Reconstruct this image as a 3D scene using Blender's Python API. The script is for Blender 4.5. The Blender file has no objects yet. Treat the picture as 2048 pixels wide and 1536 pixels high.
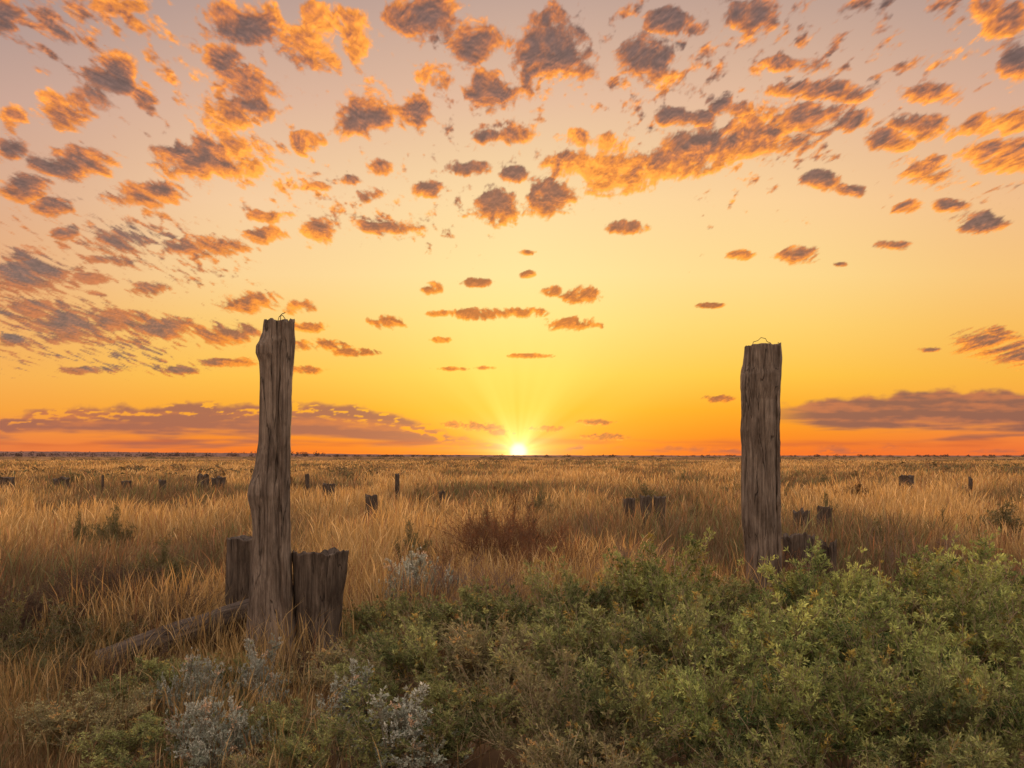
import bpy, math, random
import numpy as np
from mathutils import Vector, noise as mn, Matrix
S = bpy.context.scene; COL = S.collection
F = 1600.0; CH = 1.3; CX = 1024.0; HY = 912.0
def wx(px, Y): return (px-CX)/F*Y
def wz(py, Y): return CH-(py-HY)/F*Y

# ------------------------------------------------------------ tagging
def tag(o, label=None, cat=None, group=None, kind=None):
    if label: o['label'] = label
    if cat: o['category'] = cat
    if group: o['group'] = group
    if kind: o['kind'] = kind
    return o
def empty(name, loc, rz=0, sc=(1,1,1)):
    e = bpy.data.objects.new(name, None); COL.objects.link(e)
    e.location = loc; e.rotation_euler = (0,0,rz); e.scale = sc; e.empty_display_size = .1
    return e
def link(name, me, mat=None, parent=None, loc=(0,0,0)):
    o = bpy.data.objects.new(name, me); COL.objects.link(o); o.location = loc
    if mat and not me.materials: me.materials.append(mat)
    if parent: o.parent = parent
    return o

def mesh_np(name, V, Fc, col=None, smooth=False):
    """V (n,3), Fc (m,k) faces of equal size, col (n,3) optional"""
    me = bpy.data.meshes.new(name)
    V = np.ascontiguousarray(V, dtype=np.float32); Fc = np.ascontiguousarray(Fc, dtype=np.int32)
    m, k = Fc.shape
    me.vertices.add(len(V)); me.vertices.foreach_set('co', V.ravel())
    me.loops.add(m*k); me.loops.foreach_set('vertex_index', Fc.ravel())
    me.polygons.add(m); me.polygons.foreach_set('loop_start', np.arange(0, m*k, k, dtype=np.int32))
    if smooth: me.polygons.foreach_set('use_smooth', np.ones(m, dtype=bool))
    me.update(calc_edges=True)
    if col is not None:
        a = me.attributes.new('col', 'FLOAT_COLOR', 'POINT')
        c = np.ones((len(V), 4), dtype=np.float32); c[:, :3] = col
        a.data.foreach_set('color', c.ravel())
    return me

# ------------------------------------------------------------ numpy noise
_r = np.random.RandomState(11)
PERM = _r.permutation(512); ANG = _r.rand(512)*2*np.pi; GX = np.cos(ANG); GY = np.sin(ANG)
def pn(x, y, seed=0):
    xi = np.floor(x).astype(np.int64); yi = np.floor(y).astype(np.int64)
    xf = x-xi; yf = y-yi
    u = xf*xf*xf*(xf*(xf*6-15)+10); v = yf*yf*yf*(yf*(yf*6-15)+10)
    def g(a, b, dx, dy):
        h = PERM[(PERM[(a+seed*37) & 511]+b) & 511]
        return GX[h]*dx+GY[h]*dy
    n00 = g(xi, yi, xf, yf); n10 = g(xi+1, yi, xf-1, yf)
    n01 = g(xi, yi+1, xf, yf-1); n11 = g(xi+1, yi+1, xf-1, yf-1)
    return (n00*(1-u)+n10*u)*(1-v)+(n01*(1-u)+n11*u)*v*1.0
def fbm(x, y, o=5, seed=0, gain=.5):
    s = 0; a = 1
    for i in range(o):
        s = s+a*pn(x*2**i+i*13.7, y*2**i-i*7.3, seed+i); a *= gain
    return s*1.25
def puff(x, y, o=4, seed=0, gain=.55):
    """billowy noise, about -.5 .. .5, rounded tops"""
    s = 0; a = 1; n = 0
    for i in range(o):
        s = s+a*(1-np.sqrt(pn(x*2**i+i*13.7, y*2**i-i*7.3, seed+i)**2+.004)*3.2); n += a; a *= gain
    return s/n-.32
def sst(a, b, x):
    t = np.clip((x-a)/(b-a), 0, 1); return t*t*(3-2*t)
def lin(c):
    c = np.asarray(c, dtype=float)/255.; return np.where(c <= .04045, c/12.92, ((c+.055)/1.055)**2.4)

# ------------------------------------------------------------ materials
def nm(name):
    m = bpy.data.materials.new(name); m.use_nodes = True; nt = m.node_tree; nt.nodes.clear()
    return m, nt, nt.nodes.new('ShaderNodeOutputMaterial')
def leafmat(name, transl=.4, gloss=0.):
    m, nt, out = nm(name)
    at = nt.nodes.new('ShaderNodeAttribute'); at.attribute_name = 'col'
    oi = nt.nodes.new('ShaderNodeObjectInfo')
    hs = nt.nodes.new('ShaderNodeHueSaturation')
    mr = nt.nodes.new('ShaderNodeMapRange'); mr.inputs['To Min'].default_value = .72; mr.inputs['To Max'].default_value = 1.12
    nt.links.new(oi.outputs['Random'], mr.inputs['Value']); nt.links.new(mr.outputs[0], hs.inputs['Value'])
    nt.links.new(at.outputs['Color'], hs.inputs['Color'])
    d = nt.nodes.new('ShaderNodeBsdfDiffuse'); t = nt.nodes.new('ShaderNodeBsdfTranslucent')
    mx = nt.nodes.new('ShaderNodeMixShader'); mx.inputs[0].default_value = transl
    nt.links.new(hs.outputs[0], d.inputs[0]); nt.links.new(hs.outputs[0], t.inputs[0])
    nt.links.new(d.outputs[0], mx.inputs[1]); nt.links.new(t.outputs[0], mx.inputs[2])
    last = mx
    if gloss:
        g = nt.nodes.new('ShaderNodeBsdfGlossy'); g.inputs['Roughness'].default_value = .42; g.inputs[0].default_value = (.9,.72,.5,1)
        m2 = nt.nodes.new('ShaderNodeMixShader'); m2.inputs[0].default_value = gloss
        nt.links.new(mx.outputs[0], m2.inputs[1]); nt.links.new(g.outputs[0], m2.inputs[2]); last = m2
    nt.links.new(last.outputs[0], out.inputs[0]); return m
M_GRASS = leafmat('dry_grass_blades', .45, .025)
M_LEAF = leafmat('bush_leaves', .30)
M_TWIG = leafmat('twigs', .0)

def woodmat(name, dark, mid, light, sc=1.0):
    m, nt, out = nm(name); N = nt.nodes; L = nt.links
    tc = N.new('ShaderNodeTexCoord')
    mp = N.new('ShaderNodeMapping'); mp.inputs['Scale'].default_value = (55*sc, 55*sc, 2.0*sc)
    mp2 = N.new('ShaderNodeMapping'); mp2.inputs['Scale'].default_value = (10*sc, 10*sc, 3.2*sc)
    mp3 = N.new('ShaderNodeMapping'); mp3.inputs['Scale'].default_value = (14*sc, 14*sc, .9*sc)
    n1 = N.new('ShaderNodeTexNoise'); n1.inputs['Scale'].default_value = 1; n1.inputs['Detail'].default_value = 9; n1.inputs['Roughness'].default_value = .76; n1.inputs['Distortion'].default_value = .5
    n2 = N.new('ShaderNodeTexNoise'); n2.inputs['Scale'].default_value = 1; n2.inputs['Detail'].default_value = 9; n2.inputs['Roughness'].default_value = .70
    n3 = N.new('ShaderNodeTexNoise'); n3.inputs['Scale'].default_value = 1; n3.inputs['Detail'].default_value = 4; n3.inputs['Distortion'].default_value = .5
    L.new(tc.outputs['Object'], mp.inputs[0]); L.new(tc.outputs['Object'], mp2.inputs[0]); L.new(tc.outputs['Object'], mp3.inputs[0]); L.new(mp.outputs[0], n1.inputs[0]); L.new(mp2.outputs[0], n2.inputs[0]); L.new(mp3.outputs[0], n3.inputs[0])
    r = N.new('ShaderNodeValToRGB'); e = r.color_ramp.elements
    e[0].position = .34; e[0].color = (*dark, 1); e[1].position = .68; e[1].color = (*light, 1)
    k = e.new(.5); k.color = (*mid, 1)
    L.new(n1.outputs[0], r.inputs[0])
    r2 = N.new('ShaderNodeValToRGB'); r2.color_ramp.elements[0].position = .36; r2.color_ramp.elements[0].color = (.52,.47,.43,1); r2.color_ramp.elements[1].position = .66; r2.color_ramp.elements[1].color = (1.3,1.27,1.22,1)
    L.new(n2.outputs[0], r2.inputs[0])
    # long dark drying cracks
    r3 = N.new('ShaderNodeValToRGB'); e = r3.color_ramp.elements; e[0].position = .487; e[0].color = (1,1,1,1); e[1].position = .513; e[1].color = (1,1,1,1)
    k = e.new(.5); k.color = (.10,.08,.07,1); L.new(n3.outputs[0], r3.inputs[0])
    mx = N.new('ShaderNodeMix'); mx.data_type = 'RGBA'; mx.blend_type = 'MULTIPLY'; mx.inputs[0].default_value = 1
    L.new(r.outputs[0], mx.inputs['A']); L.new(r2.outputs[0], mx.inputs['B'])
    mx2 = N.new('ShaderNodeMix'); mx2.data_type = 'RGBA'; mx2.blend_type = 'MULTIPLY'; mx2.inputs[0].default_value = .85
    L.new(mx.outputs['Result'], mx2.inputs['A']); L.new(r3.outputs[0], mx2.inputs['B'])
    b = N.new('ShaderNodeBump'); b.inputs['Strength'].default_value = .9; b.inputs['Distance'].default_value = .007
    L.new(n1.outputs[0], b.inputs['Height'])
    b2 = N.new('ShaderNodeBump'); b2.inputs['Strength'].default_value = .8; b2.inputs['Distance'].default_value = .008
    L.new(r3.outputs[0], b2.inputs['Height']); L.new(b.outputs[0], b2.inputs['Normal'])
    p = N.new('ShaderNodeBsdfPrincipled'); p.inputs['Roughness'].default_value = .85
    p.inputs['Specular IOR Level'].default_value = .2
    L.new(mx2.outputs['Result'], p.inputs['Base Color']); L.new(b2.outputs[0], p.inputs['Normal']); L.new(p.outputs[0], out.inputs[0])
    return m
M_WOOD = woodmat('weathered_wood', (.05,.040,.033), (.135,.110,.09), (.26,.22,.18))
M_WOOD2 = woodmat('darkened_stump_wood', (.028,.022,.018), (.075,.060,.048), (.15,.122,.098))  # post wood darkened; also paints shade onto the left stump and log
m, nt, out = nm('rusty_wire'); p = nt.nodes.new('ShaderNodeBsdfPrincipled'); nz_ = nt.nodes.new('ShaderNodeTexNoise'); nz_.inputs['Scale'].default_value = 60
rr = nt.nodes.new('ShaderNodeValToRGB'); rr.color_ramp.elements[0].color = (.03,.015,.01,1); rr.color_ramp.elements[1].color = (.12,.06,.03,1)
nt.links.new(nz_.outputs[0], rr.inputs[0]); nt.links.new(rr.outputs[0], p.inputs['Base Color']); p.inputs['Metallic'].default_value = .4; p.inputs['Roughness'].default_value = .7
nt.links.new(p.outputs[0], out.inputs[0]); M_WIRE = m

# ------------------------------------------------------------ SKY dome
fa = np.radians(np.arange(-45, 45.001, .062)); ca = np.radians(np.arange(48, 312.5, 2.5))
az = np.concatenate([fa, ca]);  # closes on itself
fe = np.radians(np.arange(-.35, 35, .062)); fe = np.sort(np.concatenate([fe, np.radians(np.arange(0.02,1.5,.062))])); ce = np.radians(np.arange(36.5, 90.01, 2.2))
el = np.concatenate([fe, ce, [math.pi/2]])
A, E = np.meshgrid(az, el)
dx = np.sin(A)*np.cos(E); dy = np.cos(A)*np.cos(E); dz = np.sin(E)
front = sst(.25, .5, dy/np.maximum(np.cos(E), .02))*sst(.02, .2, dy)
dyc = np.maximum(dy, .25)
X = CX+F*dx/dyc; Y = HY-F*dz/dyc
ys = [-1500,-500,0,200,400,550,650,750,820,870,905,930]
xs = [-1200,0,500,1037,1500,2048,3200]
T = {
-1500:[(104,102,116)]*5, -500:[(138,124,124)]*5,
0:[(172,148,142),(188,158,146),(196,165,150),(194,162,146),(186,156,143)],
200:[(204,166,148),(221,180,154),(230,189,158),(229,187,155),(217,174,148)],
400:[(222,174,140),(246,205,160),(253,219,162),(252,210,153),(241,190,138)],
550:[(235,176,122),(251,211,148),(255,229,156),(254,218,142),(247,196,120)],
650:[(241,177,104),(252,203,112),(255,227,132),(254,212,112),(248,188,92)],
750:[(246,176,82),(252,193,76),(255,214,88),(253,198,70),(248,179,66)],
820:[(246,162,62),(250,168,48),(255,190,42),(252,168,38),(246,162,60)],
870:[(238,138,66),(247,142,44),(254,164,28),(248,142,34),(241,132,60)],
905:[(232,122,66),(242,120,46),(254,142,30),(246,118,42),(237,114,56)],
930:[(232,122,66),(242,120,46),(254,142,30),(246,118,42),(237,114,56)]}
tab = np.zeros((len(ys), len(xs), 3))
for i, yy in enumerate(ys):
    r5 = [lin(c) for c in T[yy]]
    edge = lin((165,140,134)) if yy > 300 else lin((148,134,134))
    if yy <= -500: edge = r5[0]
    tab[i] = [r5[0]*.75+edge*.25]+r5+[r5[4]*.75+edge*.25]
def bil(X, Y):
    xi = np.clip(np.interp(X, xs, range(len(xs))), 0, len(xs)-1.001); yi = np.clip(np.interp(Y, ys, range(len(ys))), 0, len(ys)-1.001)
    x0 = xi.astype(int); y0 = yi.astype(int); fx = (xi-x0)[..., None]; fy = (yi-y0)[..., None]
    fx = fx*fx*(3-2*fx)*.5+fx*.5
    return (tab[y0, x0]*(1-fx)+tab[y0, x0+1]*fx)*(1-fy)+(tab[y0+1, x0]*(1-fx)+tab[y0+1, x0+1]*fx)*fy
skyc = bil(X, Y)
zenith_fill = sst(.55, .9, dz)
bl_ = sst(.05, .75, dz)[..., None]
back = lin((186,166,150))*(1-bl_)*1.5+lin((158,152,146))*bl_*5.2  # sky behind the camera over-brightened, an added unseen fill for the foreground
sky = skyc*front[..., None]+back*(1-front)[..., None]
sky = sky*(1+(4.0*zenith_fill*front)[..., None])  # sky above the view brightened too, added fill light from overhead

# cloud field: coordinates that shrink evenly towards the horizon
q = 1/(np.maximum(dz, -.005)+.13)
PX = dx*q; PY = 1.15*np.log(np.maximum(dz, -.005)+.13)
w1 = fbm(PX*6, PY*6, 3, 3); w2 = fbm(PX*6+50, PY*6, 3, 4)
def ff0(sx=0, sy=0, o=5): 
    return puff((PX+sx)*14+w1*.4, (PY+sy)*14+w2*.4, o, 7, .62)*.85+fbm((PX+sx)*15+w2*.3, (PY+sy)*15, o, 17, .56)*.55
f0 = ff0(); fl = ff0(o=3)
fls = ff0(0, -.014, o=3); flr = ff0(.014, 0, o=3); fd = ff0(0, -.004)
fine = fbm(PX*50, PY*50, 4, 21, .66)
fsel = (front > .5) & (Y > -50) & (Y < 900)
def std(a): a = a/np.std(a[fsel]); return np.clip(a, -2.5, 2.5)
blobs = [(0,30,45,40),(240,10,60,20),(490,40,85,45),(655,75,100,62),(840,30,85,52),(955,80,50,45),(1090,30,40,30),(1100,110,85,68),(980,180,50,45),(1292,115,52,45),
(1340,45,50,28),(1510,35,55,32),(1585,130,65,18),(2000,35,60,38),(2035,120,40,42),(445,115,42,28),(470,195,88,62),(225,150,50,42),(145,215,75,38),(25,240,30,28),(295,195,28,25),
(725,232,58,52),(830,220,42,38),(870,160,38,28),(430,320,118,50),(610,285,34,22),(145,328,92,32),(15,300,38,25),(50,375,60,28),(110,410,45,20),(300,388,78,26),(760,335,26,18),(1030,350,28,18),(940,335,40,16),(1035,268,38,20),(975,270,26,16),(1150,278,32,20),(1215,290,42,28),
(1000,415,66,32),(1100,390,60,38),(1140,330,55,40),(1230,345,100,44),(1330,325,80,36),(1400,300,95,42),(1470,290,80,36),(1520,275,110,42),(1590,245,85,40),(1690,235,50,26),(1690,185,48,22),(1600,180,60,20),(1370,235,60,20),(1460,215,42,20),(1780,280,45,22),(1850,250,65,28),(1870,190,60,28),(1960,250,45,25),(2020,240,45,28),(1860,340,68,28),(1985,315,72,32),(2048,310,50,34),
(1640,360,40,20),(1700,380,30,14),(1960,445,55,22),(1810,415,40,14),(1900,410,40,14),(1590,510,50,17),(1480,510,30,10),(1250,455,40,14),(740,390,36,14),(700,360,22,12),(860,380,36,16),(620,375,40,11),(635,465,40,28),(540,432,50,13),(770,455,70,14),(525,470,48,17),(420,490,80,22),(230,485,58,22),(130,468,30,12),(60,545,70,36),(40,510,40,18),(180,560,40,14),(300,575,40,14),(190,520,40,10),
(500,605,58,20),(600,615,30,14),(130,650,72,34),(60,620,60,20),(240,640,70,22),(330,655,70,22),(440,670,80,24),(20,680,30,12),(610,655,40,10),(640,690,60,12),(700,705,50,8),(450,725,70,9),(600,740,50,8),(180,740,60,8),(360,740,50,9),
(865,575,22,12),(950,565,32,9),(1055,548,18,8),(1105,582,24,11),(1160,590,40,18),(960,628,60,12),(1045,625,45,11),(775,645,42,13),(880,627,30,7),(1140,648,55,13),(1195,652,18,7),(1055,505,18,6),(880,680,22,6),(1060,712,46,5),(905,738,32,4),(968,736,20,4),(1420,610,28,6),(1680,528,14,5),(1780,490,40,10),(1980,690,70,28),(2030,700,60,32),(1440,798,32,7),(1860,700,26,5),(2000,665,30,12),
(970,855,42,9),(1000,865,30,6),(1090,858,36,6),(1190,845,38,6),(1210,874,50,7),(920,850,40,8)]
M = np.full(X.shape, -1.6)
ff = front > .5
Xf = X[ff]; Yf = Y[ff]; mf = np.full(Xf.shape, -1.6); vf = np.zeros(Xf.shape)
for (bx, by, rx, ry) in blobs:
    v = 1-((Xf-bx)/(rx*1.03))**2-((Yf-by)/(ry*1.08))**2
    s_ = v > mf; mf = np.where(s_, v, mf); vf = np.where(s_, (Yf-by)/ry, vf)
M[ff] = np.maximum(mf, -1.6); VV = np.zeros(X.shape); VV[ff] = np.clip(vf, -1, 1)
D = .80*np.maximum(M, -1.5)+f0*1.05+.18*fine-.06
# scattered small flecks
reg = (1-sst(150, 800, X))*sst(400, 480, Y)*(1-sst(700, 780, Y))*.28
f2 = puff(PX*22+w2*.6, PY*22+w1*.6, 4, 31, .6)*.6+fbm(PX*24, PY*24, 4, 37, .6)*.7
D2 = f2*1.0+reg-.43+.6*fbm(PX*2.4, PY*2.4, 2, 44)
D2 = np.where(ff, D2, f0*1.2+fbm(PX*2, PY*2, 2, 60)*.7-.25)
D2 = D2-2*sst(.3, .1, dz)*sst(350, 800, X)*front-1*sst(740, 800, Y)*front
Dm = np.maximum(D, D2)
alpha = sst(-.16, .40, Dm)*sst(-.005, .03, dz)
thick = sst(.15, 1.0, Dm)
up = np.where(ff, (1-sst(160, 330, Y))*(1-sst(900, 1300, X))*.8, .2)
relief = std(fl-fls); side = std(fl-flr)*np.sign(1037-X); rf = std(f0-fd)
lit = .50+(.13*relief+.34*VV)*(1-1.7*up)+.12*side*up+.10*rf+.22*(1-thick)-.32*sst(.2,.9,thick)+.70*fbm(PX*4+9, PY*4, 3, 77)
lowleft = (1-sst(150, 640, X))*sst(330, 560, Y)
lit = 1/(1+np.exp(-(lit-.5)*5.2))
lit = lit*(1-.55*lowleft)
near = np.exp(-((X-1037)/650)**2-((Y-700)/260)**2)*front
def cv(c): return lin(c)[None, None, :]
dark = cv((114,92,88))*(1-near)[..., None]+cv((192,100,40))*near[..., None]
dark = dark*(1-lowleft*.7)[..., None]+cv((120,105,102))*(lowleft*.7)[..., None]
mid = cv((198,118,74))*(1-near)[..., None]+cv((226,122,34))*near[..., None]
brt = cv((255,152,50))*(1-near)[..., None]+cv((250,148,34))*near[..., None]
l3 = lit[..., None]
cc = np.where(l3 < .5, dark+(mid-dark)*(l3*2), mid+(brt-mid)*(l3*2-1))
cc = cc+cv((255,180,80))*(np.maximum(l3-.86, 0)*1.8)*(1-lowleft[..., None])
cc = cc*(1+.10*rf*(alpha > .3))[..., None]
cc = cc*(1+1.0*(1-front))[..., None]  # clouds outside the view brightened along with the added fill
a3 = (alpha*.94)[..., None]
sky = sky*(1-a3)+cc*a3
# long banks low over the horizon
st = fbm(X*.004, Y*.05, 4, 91)
rag = fbm(X*.016, Y*.03, 5, 95)*13
rag2 = fbm(X*.03, Y*.12, 4, 96)
yt = np.interp(X, [-600,0,100,400,640,780,860,960,1040], [850,838,814,808,806,824,852,884,898])
yb = np.interp(X, [-600,0,400,800,1040], [880,880,878,884,896])
bl = sst(-6, 9, Y-yt+rag)*(1-sst(-16, 14, Y-yb+st*30))*front
bl *= np.clip(1.15-1.6*sst(.05,.5,rag2+.5*st)*(1-sst(12,40,Y-yt)), 0, 1)
bc = cv((158,98,84))+(cv((212,122,74))-cv((158,98,84)))*np.clip(.2+st*1.3+rag2*.4, 0, 1)[..., None]*.8
sky = sky*(1-(bl*.9)[..., None])+bc*(bl*.9)[..., None]
yt = np.interp(X, [1500,1570,1700,1800,1900,1980,2048,2500], [826,803,796,785,777,774,786,790])
yb = np.interp(X, [1500,1700,1900,2048,2500], [836,858,870,862,862])
br = sst(-5, 9, Y-yt+rag)*(1-sst(-14, 14, Y-yb+st*30))*front*sst(1480, 1640, X)
bc = cv((138,92,82))+(cv((188,112,80))-cv((138,92,82)))*np.clip(.3+st*1.4+rag2*.6, 0, 1)[..., None]
sky = sky*(1-(br*.93)[..., None])+bc*(br*.93)[..., None]
hz = np.exp(-((Y-886-st*8)/8)**2)*np.clip(.30+fbm(X*.004, Y*.05, 3, 99)*1.6, 0, 1)*front
sky = sky*(1-(hz*.55)[..., None])+cv((200,96,58))*(hz*.55)[..., None]
# sun half sunk in the horizon haze, glow and rays
sx, sy = 1037., 903.
R_ = np.hypot(X-sx, Y-sy); th = np.arctan2(sy-Y, X-sx)
ray = .95+.6*pn(th*4.2+3, th*0+.5, 5)+.2*pn(th*10, th*0+.5, 8)
glow = (np.exp(-R_/24)*1.8+np.exp(-R_/95)*.58*np.clip(ray, 0, 2))*front
sky = sky+glow[..., None]*np.array([1.0,.70,.26])
disc = (1-sst(8, 22, R_))*front
sky = sky*(1-disc[..., None])+disc[..., None]*np.array([2.6,1.9,.9])
RD = 6000.
V = np.stack([dx*RD, dy*RD, dz*RD+CH], -1).reshape(-1, 3)
nr, nc = A.shape
i = np.arange(nr-1)[:, None]; j = np.arange(nc)[None, :]; jn = (j+1) % nc
Fc = np.stack([i*nc+j, (i+1)*nc+j, (i+1)*nc+jn, i*nc+jn], -1).reshape(-1, 4)
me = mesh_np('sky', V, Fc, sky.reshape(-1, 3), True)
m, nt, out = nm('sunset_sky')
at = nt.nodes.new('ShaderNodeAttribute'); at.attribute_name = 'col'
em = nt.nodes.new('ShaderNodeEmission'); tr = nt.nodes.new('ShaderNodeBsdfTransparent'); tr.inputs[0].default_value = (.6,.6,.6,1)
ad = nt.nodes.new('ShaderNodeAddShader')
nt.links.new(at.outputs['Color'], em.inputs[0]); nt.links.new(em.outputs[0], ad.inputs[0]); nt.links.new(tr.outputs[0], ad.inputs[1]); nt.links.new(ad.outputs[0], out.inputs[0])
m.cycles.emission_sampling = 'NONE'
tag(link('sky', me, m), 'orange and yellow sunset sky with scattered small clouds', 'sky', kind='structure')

# world + sun
SEL = 2.4; SAZ = math.degrees(math.atan2(13, 1600))
w = bpy.data.worlds.new('World'); S.world = w; w.use_nodes = True
bg = w.node_tree.nodes['Background']; st_ = w.node_tree.nodes.new('ShaderNodeTexSky'); st_.sky_type = 'NISHITA'; st_.sun_disc = False
st_.sun_elevation = math.radians(SEL); st_.sun_rotation = math.radians(SAZ)
w.node_tree.links.new(st_.outputs[0], bg.inputs[0]); bg.inputs[1].default_value = .006
ld = bpy.data.lights.new('sun', 'SUN'); ld.energy = 5; ld.angle = math.radians(.6); ld.color = (1,.50,.16)
lo = bpy.data.objects.new('sun', ld); COL.objects.link(lo); lo.location = (0, 20, 6)
sd = Vector((math.sin(math.radians(SAZ))*math.cos(math.radians(SEL)), math.cos(math.radians(SEL)), math.sin(math.radians(SEL))))
lo.rotation_euler = sd.to_track_quat('Z', 'Y').to_euler()

# ------------------------------------------------------------ ground
rings = np.concatenate([[.01], np.geomspace(1, 5990, 90)]); ns = 120
th_ = np.linspace(0, 2*np.pi, ns, endpoint=False)
Rr, Th = np.meshgrid(rings, th_, indexing='ij'); gx = Rr*np.cos(Th); gy = Rr*np.sin(Th)
gz = pn(gx*.6, gy*.6, 2)*.03*(Rr < 60)+pn(gx*.02, gy*.02, 6)*.35*sst(30, 120, Rr)-.03
V = np.stack([gx, gy, gz], -1).reshape(-1, 3)
i = np.arange(len(rings)-1)[:, None]; j = np.arange(ns)[None, :]; jn = (j+1) % ns
Fc = np.stack([i*ns+j, (i+1)*ns+j, (i+1)*ns+jn, i*ns+jn], -1).reshape(-1, 4)
m, nt, out = nm('dry_plain'); N = nt.nodes; L = nt.links
tc = N.new('ShaderNodeTexCoord')
def nz(scale, detail=5, rough=.6):
    n = N.new('ShaderNodeTexNoise'); n.inputs['Scale'].default_value = scale; n.inputs['Detail'].default_value = detail; n.inputs['Roughness'].default_value = rough
    L.new(tc.outputs['Object'], n.inputs['Vector']); return n
a = nz(.02, 9, .7); b = nz(3, 8, .75)
r1 = N.new('ShaderNodeValToRGB'); e = r1.color_ramp.elements
e[0].position = .42; e[0].color = (.11,.075,.05,1); e[1].position = .56; e[1].color = (.44,.27,.12,1); k = e.new(.48); k.color = (.26,.16,.08,1)
L.new(a.outputs[0], r1.inputs[0])
r2 = N.new('ShaderNodeValToRGB'); r2.color_ramp.elements[0].position = .3; r2.color_ramp.elements[0].color = (.5,.47,.45,1); r2.color_ramp.elements[1].position = .7; r2.color_ramp.elements[1].color = (1.1,1.05,1,1)
L.new(b.outputs[0], r2.inputs[0])
mx = N.new('ShaderNodeMix'); mx.data_type = 'RGBA'; mx.blend_type = 'MULTIPLY'; mx.inputs[0].default_value = 1
L.new(r1.outputs[0], mx.inputs['A']); L.new(r2.outputs[0], mx.inputs['B'])
d = N.new('ShaderNodeBsdfDiffuse'); L.new(mx.outputs['Result'], d.inputs[0]); L.new(d.outputs[0], out.inputs[0])
tag(link('ground', mesh_np('ground', V, Fc, smooth=True), m), 'flat dry plain reaching to the horizon', 'ground', kind='structure')

# low ridge on the skyline
nx = 900
def ridge(dist, xs_, ys_, seed, amp):
    px = np.linspace(-1500, 3600, nx); X_ = (px-CX)/F*dist
    top = np.interp(px, xs_, ys_)
    z = CH-(top-HY)/F*dist+pn(px*.02, px*0, seed)*amp*2+np.abs(pn(px*.22, px*0+3, seed+1))*amp*1.8+np.abs(pn(px*.6, px*0+3, seed+2))*amp
    rows = []
    for (dd, f) in ((-.25, 0), (-.12, .35), (-.04, .8), (0, 1), (.1, .6), (.3, 0)):
        rows.append(np.stack([X_*(1+dd*.2), np.full(nx, dist*(1+dd)), (z+.4)*f-.4], -1))
    V = np.concatenate(rows); k = len(rows)
    i = np.arange(k-1)[:, None]; j = np.arange(nx-1)[None, :]
    Fc = np.stack([i*nx+j, i*nx+j+1, (i+1)*nx+j+1, (i+1)*nx+j], -1).reshape(-1, 4)
    return V, Fc
m, nt, out = nm('distant_hill'); N = nt.nodes; L = nt.links; tc = N.new('ShaderNodeTexCoord')
a = nz(.03, 8, .7); r1 = N.new('ShaderNodeValToRGB'); e = r1.color_ramp.elements
e[0].position = .42; e[0].color = (.14,.09,.08,1); e[1].position = .62; e[1].color = (.28,.17,.13,1); L.new(a.outputs[0], r1.inputs[0])
d = N.new('ShaderNodeBsdfDiffuse'); L.new(r1.outputs[0], d.inputs[0]); L.new(d.outputs[0], out.inputs[0])
V, Fc = ridge(1800, [-1500,-300,60,450,700,1000,1400,2048,3600], [904,902,903,906,908.5,910.5,911.3,911.5,910], 51, .6)
tag(link('hills', mesh_np('hills', V, Fc, smooth=True), m), 'low distant ridge along the horizon', 'hills', kind='structure')

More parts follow.
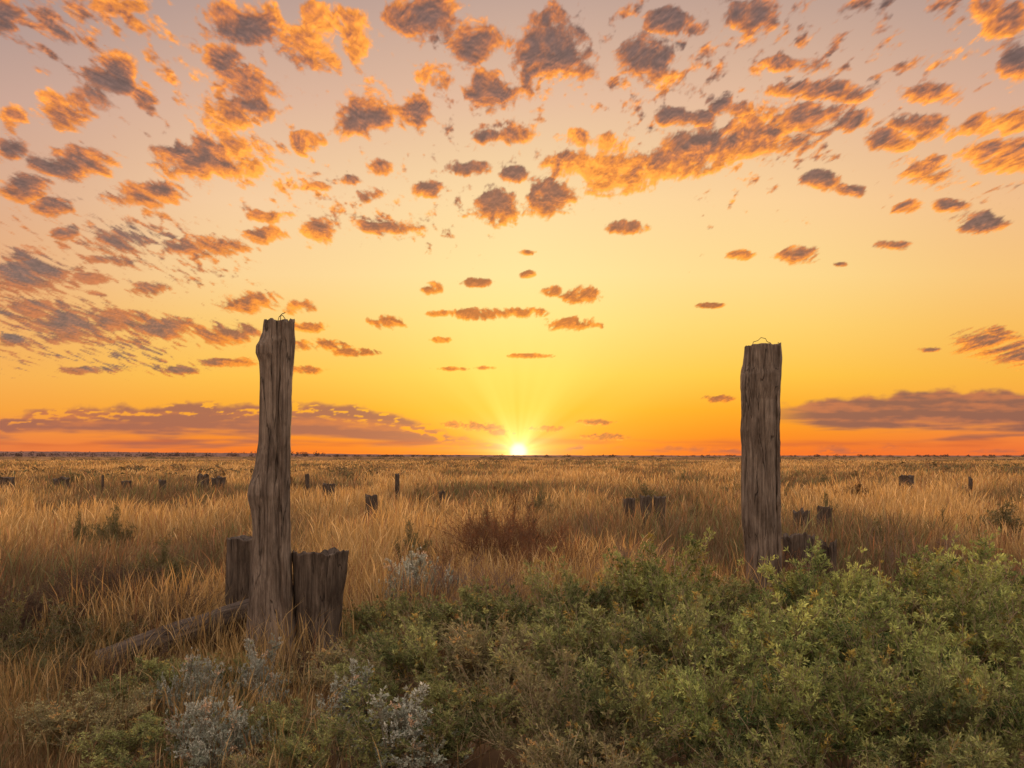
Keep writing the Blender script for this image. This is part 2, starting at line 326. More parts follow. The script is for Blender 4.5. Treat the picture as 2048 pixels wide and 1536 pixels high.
# ------------------------------------------------------------ grass
def grass(name, n, dmin, dmax, seed, hmul=1.0, ex=.4, spread=.92):
    r = np.random.RandomState(seed)
    u = r.rand(n); d_ = (dmin**ex+u*(dmax**ex-dmin**ex))**(1/ex)
    x = (r.rand(n)*2-1)*(spread*d_+1.0); y = d_
    # gather into tussocks
    cs = .34+.012*d_
    cx_ = np.floor(x/cs); cy_ = np.floor(y/cs)
    h1 = np.sin(cx_*127.1+cy_*311.7)*43758.5453; h1 -= np.floor(h1); h2 = np.sin(cx_*269.5+cy_*183.3)*43758.5453; h2 -= np.floor(h2)
    tx = (cx_+h1)*cs; ty = (cy_+h2)*cs; kk = np.where(r.rand(n) < .5, 0, .6*r.rand(n))
    lx = x-tx; ly = y-ty
    x = x-lx*kk; y = y-ly*kk
    patch = fbm(x*.16, y*.10, 3, 70); p2 = fbm(x*.45+9, y*.35, 3, 73); p4 = fbm(x*.9+3, y*.7, 3, 78)
    patch = patch+.5*fbm(x*.04, y*.03, 3, 87)*sst(15, 40, y)
    # under the green bushes grass is sparse
    xb = np.interp(y, [2.6, 3.5, 4.4, 5.4], [-.65, -.85, -1.15, -1.0])
    green_ = sst(-.25, .2, x-xb)*(1-sst(5.4, 6.0, y))
    keep = r.rand(n) < np.clip(1.0+p2*1.6+p4*.5, .2, 1)*(1-.93*green_)
    x, y, lx, ly, patch, p2, p4, h1, h2, green_ = [q_[keep] for q_ in (x, y, lx, ly, patch, p2, p4, h1, h2, green_)]
    n = len(x); dd = np.hypot(x, y)
    h = (.18+.36*r.rand(n)**1.5)*(1+.5*p2+.5*p4)*hmul
    h *= 1-.45*sst(5.6, 4.4, y)
    wd = .0007+.00040*dd**.97; wd *= .6+.6*r.rand(n)
    bd = np.stack([lx, ly], 1); bd /= np.linalg.norm(bd, axis=1, keepdims=True)+1e-6
    an = r.rand(n)*2*np.pi; bd = bd*.35+np.stack([np.cos(an), np.sin(an)], 1)*.9+np.array([.12, 0])
    bend = h*(.10+.55*r.rand(n)**1.5)
    sa = an+1.3; side = np.stack([np.cos(sa)*.5+.7*np.sign(np.cos(sa)), np.sin(sa)*.5, np.zeros(n)], 1); side /= np.linalg.norm(side, axis=1, keepdims=True)
    base = np.stack([x, y, np.full(n, -.04)], 1)
    head = r.rand(n) < .42
    def at(t, bf): 
        p = base.copy(); p[:, :2] += bd*(bend*bf)[:, None]; p[:, 2] += h*t; return p
    wm = np.where(head, .55, .9)*wd; wh = np.where(head, 2.0, .6)*wd
    p0 = at(0, 0); p1 = at(.45, .22); p2_ = at(.8, .62); p3 = at(1, 1.08)
    V = np.stack([p0-side*(wd*.5)[:, None], p0+side*(wd*.5)[:, None], p1-side*(wm*.5)[:, None], p1+side*(wm*.5)[:, None], p2_-side*(wh*.5)[:, None], p2_+side*(wh*.5)[:, None], p3], 1).reshape(-1, 3)
    o = (np.arange(n)*7)[:, None]
    Fc = np.concatenate([o+np.array([[0,1,3]]), o+np.array([[0,3,2]]), o+np.array([[2,3,5]]), o+np.array([[2,5,4]]), o+np.array([[4,5,6]])])
    gold = np.array([.55,.36,.135]); straw = np.array([.64,.46,.22]); red = np.array([.34,.165,.08]); brn = np.array([.17,.11,.062]); grn = np.array([.15,.16,.07])
    t1 = np.clip(.46+patch*2.1+p4*.6+.4*(r.rand(n)-.5), 0, 1)[:, None]
    c = gold*t1+brn*(1-t1)
    s = (r.rand(n) < .04+.26*t1[:, 0])[:, None]; c = np.where(s, straw*(.6+.4*t1), c)
    s = (r.rand(n) < np.clip(.10-p2*.5, .03, .45))[:, None]; c = np.where(s, red, c)
    s = (r.rand(n) < np.clip(.09-patch*.5+.15*sst(5.5,4.2,y), 0, .45))[:, None]; c = np.where(s, grn, c)
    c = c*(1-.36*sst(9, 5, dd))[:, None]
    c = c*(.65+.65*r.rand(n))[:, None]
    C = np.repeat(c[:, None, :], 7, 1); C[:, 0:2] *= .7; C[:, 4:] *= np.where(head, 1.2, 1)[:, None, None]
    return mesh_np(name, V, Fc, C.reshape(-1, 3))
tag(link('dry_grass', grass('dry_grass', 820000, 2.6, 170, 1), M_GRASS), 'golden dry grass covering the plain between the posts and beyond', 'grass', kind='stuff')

# far scrub as one mass
def clumps(name, pts, seed, ntri, tri, cols):
    r = np.random.RandomState(seed); P = []; C = []
    for (x, y, rx, hh) in pts:
        u = r.rand(ntri); a_ = r.rand(ntri)*2*np.pi; rr = np.sqrt(r.rand(ntri))*rx
        z = hh*np.sqrt(np.clip(1-(rr/rx)**2, 0, 1))*(.25+.8*u)
        c0 = np.stack([x+rr*np.cos(a_), y+rr*np.sin(a_), z], 1)
        t = tri*rx
        P.append(c0[:, None, :]+r.randn(ntri, 3, 3)*t*np.array([1, 1, .8*min(1, hh/rx)]))
        cc_ = np.array(cols[r.randint(len(cols))])*(.7+.6*r.rand(ntri))[:, None]
        C.append(np.repeat(cc_[:, None, :], 3, 1))
    V = np.concatenate(P).reshape(-1, 3); C = np.concatenate(C).reshape(-1, 3)
    return mesh_np(name, V, np.arange(len(V)).reshape(-1, 3), C)
r = np.random.RandomState(9); pts = []
for _ in range(2800):
    d_ = 40*(800/40)**r.rand(); x = (r.rand()*2-1)*.95*d_
    if fbm(np.array([x*.03]), np.array([d_*.012]), 3, 80)[0] < .02+.16*r.rand(): continue
    s = r.rand(); pts.append((x, d_, (.3+.8*s)*(1+d_/220), .38+.2*s+d_/1000))
tag(link('scrub', clumps('scrub', pts, 4, 60, .11, [(.12,.095,.055),(.15,.105,.06),(.10,.095,.05)]), M_LEAF), 'dark low scrub scattered over the far plain', 'scrub', kind='stuff')
pts = []
for _ in range(900):
    px = r.rand()*2600-500
    if px > 900 and r.rand() < .6: continue
    d_ = 1200+r.rand()*560; s = r.rand()
    pts.append(((px-CX)/F*d_, d_, 2.0+3*s, 2.2+1.8*s+(2.2+ (d_-1200)/90 if px < 650 else 0)))
tag(link('skyline_trees', clumps('skyline_trees', pts, 6, 40, .22, [(.09,.065,.06),(.12,.085,.075)]), M_LEAF), 'dark line of far-off trees along the skyline', 'trees', kind='stuff')

# ------------------------------------------------------------ bushes
def nrm(v): return v/(np.linalg.norm(v, axis=-1, keepdims=True)+1e-9)
def prisms(A_, B_, ra, rb):
    d_ = nrm(B_-A_); ref = np.where(np.abs(d_[:, 2:3]) > .9, np.array([[1., 0, 0]]), np.array([[0, 0, 1.]]))
    u = nrm(np.cross(d_, ref)); v = np.cross(d_, u); vs = []
    for P, rr in ((A_, ra), (B_, rb)):
        for k in range(3):
            a_ = k*2*math.pi/3; vs.append(P+(u*math.cos(a_)+v*math.sin(a_))*rr[:, None])
    V = np.stack(vs, 1).reshape(-1, 3); o = (np.arange(len(A_))*6)[:, None]
    Fc = np.concatenate([o+np.array([[0,1,4,3]]), o+np.array([[1,2,5,4]]), o+np.array([[2,0,3,5]])])
    return V, Fc
def bush(name, seed, R, H, n1=30, n2=18, n3=5, nl=8, leafL=.024, leafW=.0072, cols=((.17,.19,.06),(.12,.15,.055)), twig=(.30,.24,.15), upb=.75, tl=(.09,.26), tl3=(.025,.075), keep=1.0, tlow=.5):
    r = np.random.RandomState(seed)
    u = r.rand(n1); a_ = r.rand(n1)*2*np.pi
    lump = 1+.22*np.sin(a_*3+seed)+.15*np.sin(a_*5+seed*2)
    End = np.stack([R*np.sqrt(u)*np.cos(a_)*lump, R*np.sqrt(u)*np.sin(a_)*lump, H*np.sqrt(1-u*.82)*(.45+.5*r.rand(n1)+.3*(r.rand(n1) < .15))], 1)
    A0 = np.stack([r.randn(n1)*.05*R, r.randn(n1)*.05*R, np.full(n1, -.03)], 1)
    Cn = A0+(End-A0)*np.array([.35, .35, .62])+r.randn(n1, 3)*.07*R
    def P(i_, t): t = t[:, None]; return A0[i_]*(1-t)**2+Cn[i_]*2*t*(1-t)+End[i_]*t*t
    def Tn(i_, t): t = t[:, None]; return nrm((Cn[i_]-A0[i_])*(1-t)+(End[i_]-Cn[i_])*t)
    tws = []
    idx = np.arange(n1); K = 6
    for k in range(K):
        t0 = np.full(n1, k/K); t1 = np.full(n1, (k+1)/K)
        tws.append((P(idx, t0), P(idx, t1), np.full(n1, .006*(1-k/K)+.0012), np.full(n1, .006*(1-(k+1)/K)+.0012)))
    n = n1*n2; i2 = np.repeat(idx, n2); t2 = 1-tlow*r.rand(n)**1.4
    O2 = P(i2, t2); D2_ = nrm(Tn(i2, t2)*.8+nrm(r.randn(n, 3))*.8+np.array([0, 0, upb])); L2 = (tl[0]+(tl[1]-tl[0])*r.rand(n)**1.8)*(.7+.6*r.rand(n1))[i2]
    B2 = O2+D2_*L2[:, None]; tws.append((O2, B2, np.full(n, .0021), np.full(n, .0010)))
    n_3 = n*n3; i3 = np.repeat(np.arange(n), n3); s3 = .15+.85*r.rand(n_3)
    O3 = O2[i3]+(B2-O2)[i3]*s3[:, None]; D3 = nrm(D2_[i3]*.8+nrm(r.randn(n_3, 3))*.85+np.array([0, 0, .15])); L3 = (tl3[0]+(tl3[1]-tl3[0])*r.rand(n_3))*(1.25-.8*s3)
    B3 = O3+D3*L3[:, None]; tws.append((O3, B3, np.full(n_3, .0012), np.full(n_3, .0006)))
    TV = []; TF = []; off = 0
    for (a, b, ra, rb) in tws:
        v, f = prisms(a, b, ra, rb); TV.append(v); TF.append(f+off); off += len(v)
    TV = np.concatenate(TV); TF = np.concatenate(TF)
    tc_ = np.array(twig)*(.75+.5*r.rand(len(TV)//6))[:, None]
    tm = mesh_np(name+'_stems', TV, TF, np.repeat(tc_, 6, 0))
    nL = n_3*nl; il = np.repeat(np.arange(n_3), nl); s = .1+.95*r.rand(nL)
    O = O3[il]+(B3-O3)[il]*s[:, None]; Dl = nrm(D3[il]*.9+nrm(r.randn(nL, 3))*.8)
    if keep < 1: 
        kk = r.rand(nL) < keep; O, Dl, il = O[kk], Dl[kk], il[kk]; nL = len(O)
    Ll = leafL*(.6+.8*r.rand(nL)); Sd = nrm(np.cross(Dl, r.randn(nL, 3))); wl = leafW*(.7+.6*r.rand(nL))
    V = np.stack([O, O+Dl*(Ll*.55)[:, None]-Sd*(wl*.5)[:, None], O+Dl*Ll[:, None], O+Dl*(Ll*.55)[:, None]+Sd*(wl*.5)[:, None]], 1).reshape(-1, 3)
    # lighter yellow-green sprigs on top, darker leaves below, whole stems differ too
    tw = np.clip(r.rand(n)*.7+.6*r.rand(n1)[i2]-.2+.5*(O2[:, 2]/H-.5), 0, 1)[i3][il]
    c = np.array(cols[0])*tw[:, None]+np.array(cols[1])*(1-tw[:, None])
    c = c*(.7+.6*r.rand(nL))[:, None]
    old = (r.rand(n) < .08)[i3][il][:, None]; c = np.where(old, c*np.array([1.45, 1.0, .8]), c)
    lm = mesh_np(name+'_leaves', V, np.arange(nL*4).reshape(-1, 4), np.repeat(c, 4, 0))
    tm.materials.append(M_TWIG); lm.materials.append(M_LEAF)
    return lm, tm
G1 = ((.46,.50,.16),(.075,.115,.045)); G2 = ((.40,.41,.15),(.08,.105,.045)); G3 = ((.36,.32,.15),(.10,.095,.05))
green = [bush('green_a', 1, .55, .6, cols=G1), bush('green_b', 2, .6, .55, cols=G1, leafL=.027), bush('green_c', 3, .5, .6, cols=G2), bush('green_d', 4, .62, .55, cols=G2)]
olive = [bush('olive_a', 5, .5, .5, cols=G3, keep=.7), bush('olive_b', 6, .55, .5, cols=G3, keep=.7)]
silver = [bush('silver_a', 7, .26, .4, n1=26, n2=10, n3=5, nl=9, leafL=.016, leafW=.0072, cols=((.54,.55,.47),(.22,.25,.19)), twig=(.24,.22,.17), upb=.9, tl=(.07,.15), tl3=(.02,.05), tlow=.7),
          bush('silver_b', 8, .3, .36, n1=28, n2=10, n3=5, nl=9, leafL=.016, leafW=.007, cols=((.50,.51,.43),(.20,.23,.17)), twig=(.24,.22,.17), upb=.9, tl=(.07,.15), tl3=(.02,.05), tlow=.7)]
dead = [bush('dead_a', 9, .6, .6, n1=46, n2=15, n3=6, nl=3, leafL=.014, leafW=.005, cols=((.30,.14,.06),(.16,.085,.045)), twig=(.18,.10,.06), tl=(.12,.34), tlow=.62),
        bush('dead_b', 10, .5, .5, n1=30, n2=12, n3=5, nl=2, leafL=.010, leafW=.003, cols=((.28,.19,.13),(.19,.13,.09)), twig=(.21,.145,.11), tl=(.1,.26), tlow=.62),
        bush('dead_c', 14, .5, .5, n1=36, n2=14, n3=6, nl=3, leafL=.012, leafW=.004, cols=((.13,.09,.06),(.08,.055,.04)), twig=(.10,.07,.05), tl=(.1,.28), tlow=.62)]
field = [bush('field_a', 12, .5, .5, n1=28, n2=12, nl=6, cols=((.19,.18,.08),(.09,.09,.045))), bush('field_b', 13, .5, .5, n1=28, n2=12, nl=6, cols=((.17,.115,.06),(.09,.06,.035)), twig=(.12,.08,.055))]
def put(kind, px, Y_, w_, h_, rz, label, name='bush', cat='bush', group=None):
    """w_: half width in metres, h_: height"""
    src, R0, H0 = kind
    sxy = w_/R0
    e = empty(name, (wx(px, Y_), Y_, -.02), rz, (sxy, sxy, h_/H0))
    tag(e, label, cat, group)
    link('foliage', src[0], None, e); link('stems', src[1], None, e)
    return e
ga, gb, gc, gd = (green[0], .60, .62), (green[1], .64, .58), (green[2], .55, .62), (green[3], .67, .58)
oa, ob = (olive[0], .55, .54), (olive[1], .60, .54)
sa_, sb_ = (silver[0], .29, .44), (silver[1], .33, .40)
da, db, dc = (dead[0], .64, .66), (dead[1], .55, .58), (dead[2], .55, .58)
fd_, fe_ = (field[0], .55, .58), (field[1], .55, .58)
GG = 'green bushes massed across the foreground'
B = [
 # back row
 (gd,790,5.3,.5,.36,.3,'low olive bush just right of the broad stump beside the left post'),
 (gc,960,5.2,.54,.46,1.1,'olive-green bush in the back row, below the setting sun'),
 (gd,1130,5.1,.60,.60,2.2,'dull green bush in the back row, a little right of the sun'),
 (ga,1300,5.2,.62,.66,.5,'tall green bush in the back row, left of the right-hand post'),
 (gc,1440,5.0,.50,.54,4.0,'green bush touching the left side of the right-hand post'),
 (gb,1640,5.2,.60,.64,3.0,'bright green bush covering the foot of the right-hand post'),
 (ga,1810,5.1,.62,.62,5.1,'tall bright green bush in the back row, right of the right-hand post'),
 (gb,1990,5.2,.66,.68,1.9,'tall green bush at the right edge in the back row'),
 (gd,2200,5.0,.6,.64,1.2,'green bush running out of the picture at the right edge'),
 # middle row
 (oa,700,4.3,.42,.26,2.0,'sparse low bush growing in front of the broad stump'),
 (gd,850,4.2,.52,.42,.9,'dull green bush in the middle row, nearest the left post'),
 (oa,1010,4.1,.50,.46,3.3,'brownish sparse bush in the middle row, below the sun'),
 (gc,1190,4.1,.54,.52,5.5,'olive-green bush in the middle of the foreground mass'),
 (gd,1390,4.1,.54,.54,.2,'dull green bush in the middle row, left of the right-hand post'),
 (ga,1570,4.1,.56,.54,4.4,'bright green bush in the middle row, straight below the right-hand post'),
 (gb,1760,4.0,.58,.56,2.7,'dense bright green bush in the middle row on the right'),
 (ga,1960,4.0,.58,.60,.8,'dense green bush in the middle row at the right edge'),
 # front row
 (gc,900,3.35,.42,.38,1.7,'dull green bush in the front row, beside the silvery bush at the bottom'),
 (ob,1090,3.3,.46,.42,2.9,'brownish sparse bush at the bottom edge, centre of the picture'),
 (gd,1280,3.25,.48,.45,.6,'sparse olive bush at the bottom edge, right of centre'),
 (gb,1480,3.25,.48,.46,5.9,'green bush at the bottom edge, below the right-hand post'),
 (ga,1680,3.2,.48,.48,3.7,'leafy green bush in the front row on the right'),
 (gd,1860,3.2,.48,.48,1.4,'dark green bush in the front row near the bottom right corner'),
 (gb,2040,3.15,.48,.50,4.9,'green bush filling the bottom right corner'),
 (oa,1160,2.75,.36,.32,2.1,'low sparse bush cut off by the bottom edge, centre'),
 (gd,1560,2.7,.40,.34,.1,'low green bush cut off by the bottom edge, right of centre'),
 (gc,1930,2.65,.40,.36,3.1,'low green bush cut off by the bottom edge, far right'),
 # left
 (fd_,20,4.6,.42,.44,1.0,'dark green bush at the left edge'),
 (gc,310,4.2,.30,.26,2.4,'small yellow-green bush left of the silvery bushes'),
 (oa,180,3.6,.36,.24,4.1,'low olive bush in the lower left corner area'),
 (gc,290,3.3,.30,.22,5.2,'low yellow-green bush at the bottom edge on the left'),
 (gc,570,3.55,.28,.22,.7,'low olive bush at the bottom edge between the silvery bushes'),
 (gd,470,4.3,.28,.24,1.9,'small green bush between the silvery bushes and the left post'),
 (fd_,130,5.0,.45,.36,3.9,'dark scrubby bush in the brown grass at the left'),
 (gd,650,3.2,.30,.22,.4,'dark low bush at the bottom edge left of the silvery one'),
 (oa,470,3.0,.26,.16,1.4,'low olive bush cut off by the bottom edge, below the pale grey one'),
]
for (k, px, Y_, w_, h_, rz, lb) in B: put(k, px, Y_, w_, h_, rz, lb, group=GG)
SG = 'silvery grey bushes around the foot of the left post'
for (k, px, Y_, w_, h_, rz, lb) in [
 (sa_,535,4.05,.20,.34,.2,'silvery grey bush right in front of the left post'),
 (sb_,390,3.95,.18,.33,1.4,'silvery grey bush left of the foot of the left post'),
 (sb_,430,3.3,.22,.32,2.6,'pale grey bush near the bottom edge, lowest of the silvery bushes'),
 (sa_,780,3.2,.26,.36,3.3,'silvery grey bush at the bottom edge, right of the left post'),
 (sa_,705,3.75,.18,.30,5.3,'small silvery bush just right of the foot of the left post'),
 (sb_,830,6.6,.34,.54,4.4,'pale grey bush standing in the grass between the two posts')]:
    put(k, px, Y_, w_, h_, rz, lb, name='silver_bush', group=SG)
for (k, px, Y_, w_, h_, rz, lb) in [
 (da,1015,8.6,.72,.84,.2,'large reddish-brown twiggy shrub straight below the sun'),
 (da,1110,7.6,.46,.58,2.0,'smaller reddish-brown shrub in front of the large one below the sun'),
 (db,890,6.4,.5,.50,1.3,'dry bare shrub beside the pale grey bush in the grass'),
 (dc,120,5.7,.6,.5,2.2,'dry leafless shrub in the brown grass on the left'),
 (dc,330,5.5,.5,.44,4.0,'dry leafless shrub left of the short stump'),
 (dc,30,5.2,.5,.46,5.2,'dark dry shrub at the left edge, behind the dark green bush'),
 (dc,240,6.6,.6,.50,.8,'dark brown shrub in the grass farther back on the left'),
 (dc,440,5.15,.3,.38,3.1,'dark dry brush around the fallen log beside the left post'),
 (dc,230,4.3,.36,.28,2.7,'dark dry brush in front of the fallen log'),
 (dc,630,4.55,.3,.24,1.2,'dark dry brush at the foot of the broad stump'),
 (db,1000,5.9,.5,.48,5.0,'dry twiggy shrub behind the green back row, below the sun'),
 (db,1260,6.6,.5,.6,.9,'dry twiggy shrub left of the right-hand post'),
 (db,1880,7.5,.6,.6,3.0,'dry brown shrub behind the green bushes on the right'),
 (da,1560,6.8,.36,.48,3.9,'reddish shrub around the back of the right-hand post'),
 (dc,1660,6.7,.36,.40,1.9,'dark dry shrub in front of the stumps beside the right-hand post')]:
    put(k, px, Y_, w_, h_, rz, lb, name='dry_shrub', cat='shrub', group='dry shrubs in the grass')
SH = 'small shrubs dotted over the plain'
for (k, px, Y_, w_, h_, rz, lb) in [
 (fd_,230,10.5,.30,.60,.4,'small green shrub in the golden grass on the left'),
 (fd_,160,10.8,.20,.52,2.4,'tiny green shrub beside a larger one in the golden grass on the left'),
 (fd_,330,7.2,.36,.52,1.4,'green shrub in the brown grass, left of the left post'),
 (fd_,820,8.9,.24,.54,3.4,'small green shrub in the grass between the left post and the sun'),
 (fd_,1290,19,.6,.60,3.0,'dark round shrub behind the cluster of stumps'),
 (fd_,150,33,1.5,.56,3.0,'wide dark shrub far off on the left of the plain'),
 (fd_,700,35,.9,.54,1.0,'dark shrub far off right of the left post'),
 (fd_,1650,30,1.0,.56,2.0,'dark shrub far off right of the right-hand post'),
 (fd_,1750,9.5,.40,.50,5.0,'green shrub in the grass behind the pair of stumps'),
 (fd_,2010,12,.7,.56,5.7,'green shrub in the grass at the right edge'),
 (fd_,1490,24,.8,.56,.7,'dark shrub left of the right-hand post, far out in the grass')]:
    put(k, px, Y_, w_, h_, rz, lb, name='small_shrub', cat='shrub', group=SH)
rs = random.Random(77)
keepout = [(-20,50,27),(90,160,27),(190,275,27),(300,470,27),(590,690,25),(715,810,24),(860,905,20),(1215,1360,15.5),(1560,1700,13.5),(1780,1840,27),(1920,1960,24)]
for n_ in range(64):
    Y_ = 8.5*(36/8.5)**rs.random(); px = rs.uniform(-250, 2300); s_ = rs.uniform(.6, 1.2); h_ = .50+.12*rs.random(); rz = rs.uniform(0, 6.28); kd = rs.choice([fd_, fd_, fe_, fe_, db])
    w_ = .26*s_*(.7+Y_/22); pw = w_/Y_*F
    if px < 620 and Y_ < 13 and rs.random() < .5: continue
    if any(a_-pw < px < b_+pw and Y_ < yy for a_, b_, yy in keepout): continue
    put(kd, px, Y_, w_, h_, rz, 'small low shrub half sunk in the mid-distance dry grass', name='low_shrub', cat='shrub', group='low shrubs half sunk in the mid-distance grass')

# ------------------------------------------------------------ wood
def wood_mesh(name, prof, nseg=84, nz_=130, seed=0, depth=.9, rough=.05, ridge=.012, cracks=4, jag=.015, hollow=0., cdepth=.12, cw=.05, notch=0.):
    prof = sorted(prof); zs = [p[0] for p in prof]
    z0, z1 = zs[0], zs[-1]; rnd = random.Random(seed)
    ck = [(rnd.uniform(-math.pi, math.pi), rnd.uniform(.4, 1)) for _ in range(cracks)]
    V = []; Fs = []
    def pos(t, a_, shrink=1.0, dzz=0.0):
        c, s = math.cos(a_), math.sin(a_)
        zz = z0+(z1-z0)*t
        l = np.interp(zz, zs, [p[1] for p in prof]); r_ = np.interp(zz, zs, [p[2] for p in prof])
        cx_ = (l+r_)/2; hw = (r_-l)/2
        f = 1+rough*2*mn.noise(Vector((c*1.2+seed, s*1.2, zz*3/max(.3, hw*8))))+rough*mn.noise(Vector((c*2.2+seed, s*2.2, zz*6)))+ridge*2*mn.noise(Vector((c*8, s*8+seed, zz*1.3)))+ridge*mn.noise(Vector((c*20, s*20+seed, zz*3)))+.010*mn.noise(Vector((c*4, s*4+seed, zz*22)))
        for k_, (ca_, cs_) in enumerate(ck):
            cc_ = ca_+.3*mn.noise(Vector((k_*3.1, seed, zz*1.1)))+.08*mn.noise(Vector((k_*3.1, seed+4, zz*9)))
            dd_ = abs((a_-cc_+math.pi) % (2*math.pi)-math.pi)
            pr = max(0, min(1, .3+2.4*mn.noise(Vector((k_*7.7, seed+5, zz*1.3)))))
            f -= cdepth*cs_*pr*math.exp(-(dd_/cw)**2)
        topj = jag*(mn.noise(Vector((c*1.3+9, s*1.3, seed)))*2.2+mn.noise(Vector((c*5, s*5, seed)))*.8)
        if notch: topj -= notch*max(0, mn.noise(Vector((c*1.9+3, s*1.9, seed+7)))*2.5)
        return (cx_+hw*c*f*shrink, hw*depth*s*f*shrink, zz+topj*(t**6)+dzz)
    for i_ in range(nz_):
        for j_ in range(nseg): V.append(pos(i_/(nz_-1), -math.pi+2*math.pi*j_/nseg))
    for rr, dz_ in ((.96, .003), (.8, -.002-hollow*.4), (.55, -hollow*.9), (.25, -hollow)):
        for j_ in range(nseg):
            a_ = -math.pi+2*math.pi*j_/nseg
            V.append(pos(1, a_, rr, dz_+.008*mn.noise(Vector((rr*9, a_*2, seed)))))
    nr_ = nz_+4
    for i_ in range(nr_-1):
        for j_ in range(nseg):
            jn_ = (j_+1) % nseg; Fs.append((i_*nseg+j_, i_*nseg+jn_, (i_+1)*nseg+jn_, (i_+1)*nseg+j_))
    b = len(V); V.append(tuple(np.mean(np.array(V[-nseg:]), 0)))
    for j_ in range(nseg): Fs.append(((nr_-1)*nseg+j_, (nr_-1)*nseg+(j_+1) % nseg, b))
    me = bpy.data.meshes.new(name); me.from_pydata(V, [], Fs)
    me.polygons.foreach_set('use_smooth', [True]*len(me.polygons)); me.update(); return me
def tube(name, pts, rad, n=6):
    pts = [Vector(p) for p in pts]; V = []; Fs = []
    for i_, p in enumerate(pts):
        t = (pts[min(i_+1, len(pts)-1)]-pts[max(i_-1, 0)]).normalized(); u = t.orthogonal().normalized() if i_ == 0 else (u-t*u.dot(t)).normalized(); v = t.cross(u)
        for k in range(n): a_ = 2*math.pi*k/n; V.append(p+(u*math.cos(a_)+v*math.sin(a_))*rad)
    for i_ in range(len(pts)-1):
        for k in range(n): Fs.append((i_*n+k, i_*n+(k+1) % n, (i_+1)*n+(k+1) % n, (i_+1)*n+k))
    me = bpy.data.meshes.new(name); me.from_pydata([tuple(v) for v in V], [], Fs); me.polygons.foreach_set('use_smooth', [True]*len(me.polygons)); me.update(); return me
def conv(rows, Y_, x0, ybase):
    k = Y_/F; return [((ybase-y)*k, (l-x0)*k, (r_-x0)*k) for (y, l, r_) in rows]

# left post
YL = 5.0; x0 = 545; k = YL/F; yb = HY+CH/k
rowsL = [(1345,486,600),(1300,492,594),(1250,495,588),(1200,497,580),(1150,500,576),(1100,505,573),(1060,507,570),(1020,503,569),(1000,498,569),(988,496,571),(972,499,572),(955,505,572),(930,511,573),(880,518,573),(820,520,574),(760,520,575),(725,519,577),(708,513,578),(694,513,578),(682,520,578),(665,526,578),(643,528,580)]
e = empty('tall_post', (wx(x0, YL), YL, 0)); tag(e, 'taller weathered wooden post on the left with a bulging knotted side', 'post', 'tall weathered posts')
link('post_trunk', wood_mesh('lp', conv(rowsL, YL, x0, yb), nseg=140, nz_=280, seed=3, rough=.035, cracks=8, jag=.010), M_WOOD, e)
rowsS = [(1345,572,600),(1200,566,590),(1100,562,584),(1000,562,582),(880,562,584),(760,564,587),(700,566,591),(645,568,592)]
link('split_slab', wood_mesh('ls', conv(rowsS, YL, x0, yb), nseg=48, nz_=220, seed=8, depth=1.6, rough=.08, cracks=2, jag=.014), M_WOOD, e, (0, -.03, 0))
def P3(px, py, dy_=0): return ((px-x0)*k, dy_, CH-(py-HY)*k)
link('wire', tube('wl', [P3(572,662,-.10),P3(569,648,-.09),P3(566,640,-.05),P3(564,634,-.04),P3(568,630,-.04),P3(575,628,-.05)], .0028), M_WIRE, e)
link('wire', tube('wl2', [P3(560,646,-.05),P3(563,636,-.05),P3(569,633,-.04),P3(574,640,-.04),P3(577,650,-.06)], .0024), M_WIRE, e)
# right post
YR = 6.3; x0 = 1520; k = YR/F; yb = HY+CH/k
rowsR = [(1250,1490,1564),(1180,1492,1560),(1130,1494,1557),(1080,1489,1556),(1050,1484,1556),(1000,1482,1555),(940,1484,1553),(890,1484,1551),(860,1482,1553),(830,1484,1552),(800,1483,1551),(775,1482,1557),(750,1482,1559),(728,1487,1556),(692,1489,1555)]
e = empty('tall_post', (wx(x0, YR), YR, 0)); tag(e, 'weathered wooden post on the right with a wire loop on its top', 'post', 'tall weathered posts')
link('post_trunk', wood_mesh('rp', conv(rowsR, YR, x0, yb), nseg=140, nz_=260, seed=14, rough=.03, cracks=8, jag=.007), M_WOOD, e)
rowsS = [(1180,1546,1560),(1080,1544,1559),(980,1543,1557),(880,1545,1556),(800,1547,1557),(720,1548,1560),(691,1550,1559)]
link('split_slab', wood_mesh('rs', conv(rowsS, YR, x0, yb), nseg=32, nz_=160, seed=18, depth=2.0, rough=.12, cracks=2, jag=.02), M_WOOD, e, (0, -.03, 0))
link('wire_loop', tube('wr', [P3(1490,708,-.13),P3(1492,698,-.12),P3(1499,693,-.08),P3(1502,686,-.06),P3(1512,683,-.05),P3(1518,677,-.05),P3(1527,679,-.05),P3(1530,685,-.05),P3(1536,688,-.06),P3(1538,697,-.10)], .0026), M_WIRE, e)
link('hanging_splinter', tube('hs', [P3(1554,865,-.03),P3(1557,885,-.03),P3(1556,905,-.03),P3(1558,925,-.03)], .006), M_WOOD2, e)

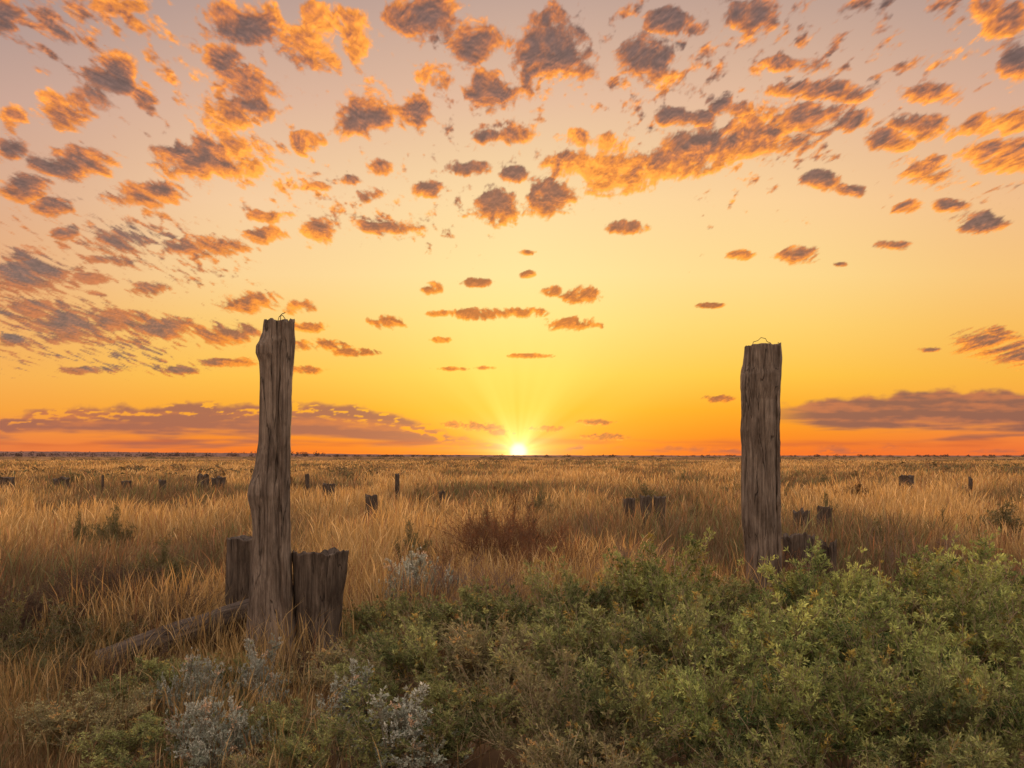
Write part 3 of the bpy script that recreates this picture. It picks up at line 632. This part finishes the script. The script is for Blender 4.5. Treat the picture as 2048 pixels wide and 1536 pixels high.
# stumps: px left, px right, py top, distance, top height follows
def stump(l, r_, top, Y_, seed, label, hollow=.03, jag=.02, lean=0., name='wooden_stump', cat='stump', group='cut stumps in the grass', ns=48, nzz=50, mat=None, flare=1.12, waist=1.0, notch=.02):
    k = Y_/F; xc = (l+r_)/2; H_ = CH-(top-HY)*k; hw = (r_-l)/2*k
    rows = [(0.-.05, -hw*flare-lean, hw*flare-lean), (H_*.3, -hw*.93*waist-lean*.7, hw*.93*waist-lean*.7), (H_*.6, -hw*waist-lean*.4, hw*waist-lean*.4), (H_*.88, -hw*.97, hw*.97), (H_, -hw, hw*1.02)]
    o = link(name, wood_mesh(name, rows, nseg=ns, nz_=nzz, seed=seed, rough=.06, cracks=4, jag=jag, hollow=hollow, cdepth=.08, notch=notch), mat or M_WOOD2, None, (wx(xc, Y_), Y_, 0))
    tag(o, label, cat, group); return o
stump(584,692,1104,5.06,21,'broad hollow-topped stump leaning against the right of the left post', .08, .02, .015, ns=120, nzz=120, flare=.98, waist=.92, notch=.03)
stump(453,520,1076,5.5,22,'squared dark stump half hidden behind the left post', .01, .008, ns=72, nzz=90, flare=1.05, notch=0)
stump(1566,1628,1072,7.3,23,'dark stump close beside the foot of the right-hand post', .05, .04, ns=64, nzz=60)
stump(1640,1672,1090,7.4,24,'low jagged stump right of the one beside the right-hand post', .03, .05)
stump(1586,1619,1022,11.2,25,'left stump of the pair behind the right-hand post', .03, .03)
stump(1634,1664,1015,11.8,26,'right stump of the pair behind the right-hand post', .02, .04)
stump(1246,1270,998,12.8,27,'leftmost and palest of the three stumps left of the right-hand post', .02, .03)
stump(1279,1304,993,12.2,28,'middle stump of the three left of the right-hand post', .02, .02)
stump(1307,1332,994,12.2,29,'rightmost of the three stumps left of the right-hand post', .02, .02)
stump(731,755,991,14.6,30,'stump in the golden grass midway between left post and sun', .02, .03)
stump(645,671,968,21,32,'low stump in the grass just right of the left post', .02, .03)
stump(395,417,950,25,33,'taller dark stump of the pair left of the left post, far off', .02, .05)
stump(424,452,955,25.5,34,'lower wide stump of the pair left of the left post, far off', .02, .05)
stump(108,138,957,26,35,'wide dark stump far off on the left', .02, .05)
stump(243,262,962,25,36,'small stump far off between the left edge and left post', .02, .04)
stump(0,28,955,26,37,'dark stump at the left edge of the plain', .02, .04)
stump(318,332,961,25,38,'tiny stump far off, left of the dark pair', .02, .04)
stump(878,890,984,18.5,39,'tiny stump in the grass left of the sun', .02, .04)
stump(1798,1826,952,26,40,'dark stump far off on the right', .02, .06)
for (l, r_, t, Y_, s, lb) in [(610,619,949,22,41,'slim fence post standing just right of the left post, far off'),(790,799,949,22,42,'slim fence post between the left post and the sun, far off'),
  (203,208,952,22,43,'very slim fence post far off on the left'),(1937,1945,956,22,44,'slim fence post far off near the right edge')]:
    stump(l, r_, t, Y_, s, lb, .0, .03, name='fence_post', cat='post', group='slim old posts far off', ns=24, nzz=30)
# fallen log
me = wood_mesh('log', [(0,-.075,.075),(.5,-.085,.08),(1.2,-.07,.08),(1.45,-.06,.06)], nseg=64, nz_=110, seed=50, rough=.08, cracks=3, jag=.05)
o = link('fallen_log', me, M_WOOD2, None, (wx(195, 4.75), 4.75, .08)); 
tgt = Vector((wx(500, 5.15), 5.25, .30))-Vector(o.location); o.rotation_euler = tgt.to_track_quat('Z', 'Y').to_euler()
tag(o, 'fallen grey log lying in the grass left of the left post', 'log')

# ------------------------------------------------------------ camera
cd = bpy.data.cameras.new('camera'); cam = bpy.data.objects.new('camera', cd); COL.objects.link(cam)
cam.location = (0, 0, CH); cam.rotation_euler = (math.radians(90), 0, 0)
cd.sensor_width = 36; cd.lens = F/2048*36; cd.shift_y = (HY-768)/2048; cd.clip_end = 20000; cd.clip_start = .05
S.camera = cam
S.view_settings.view_transform = 'Standard'
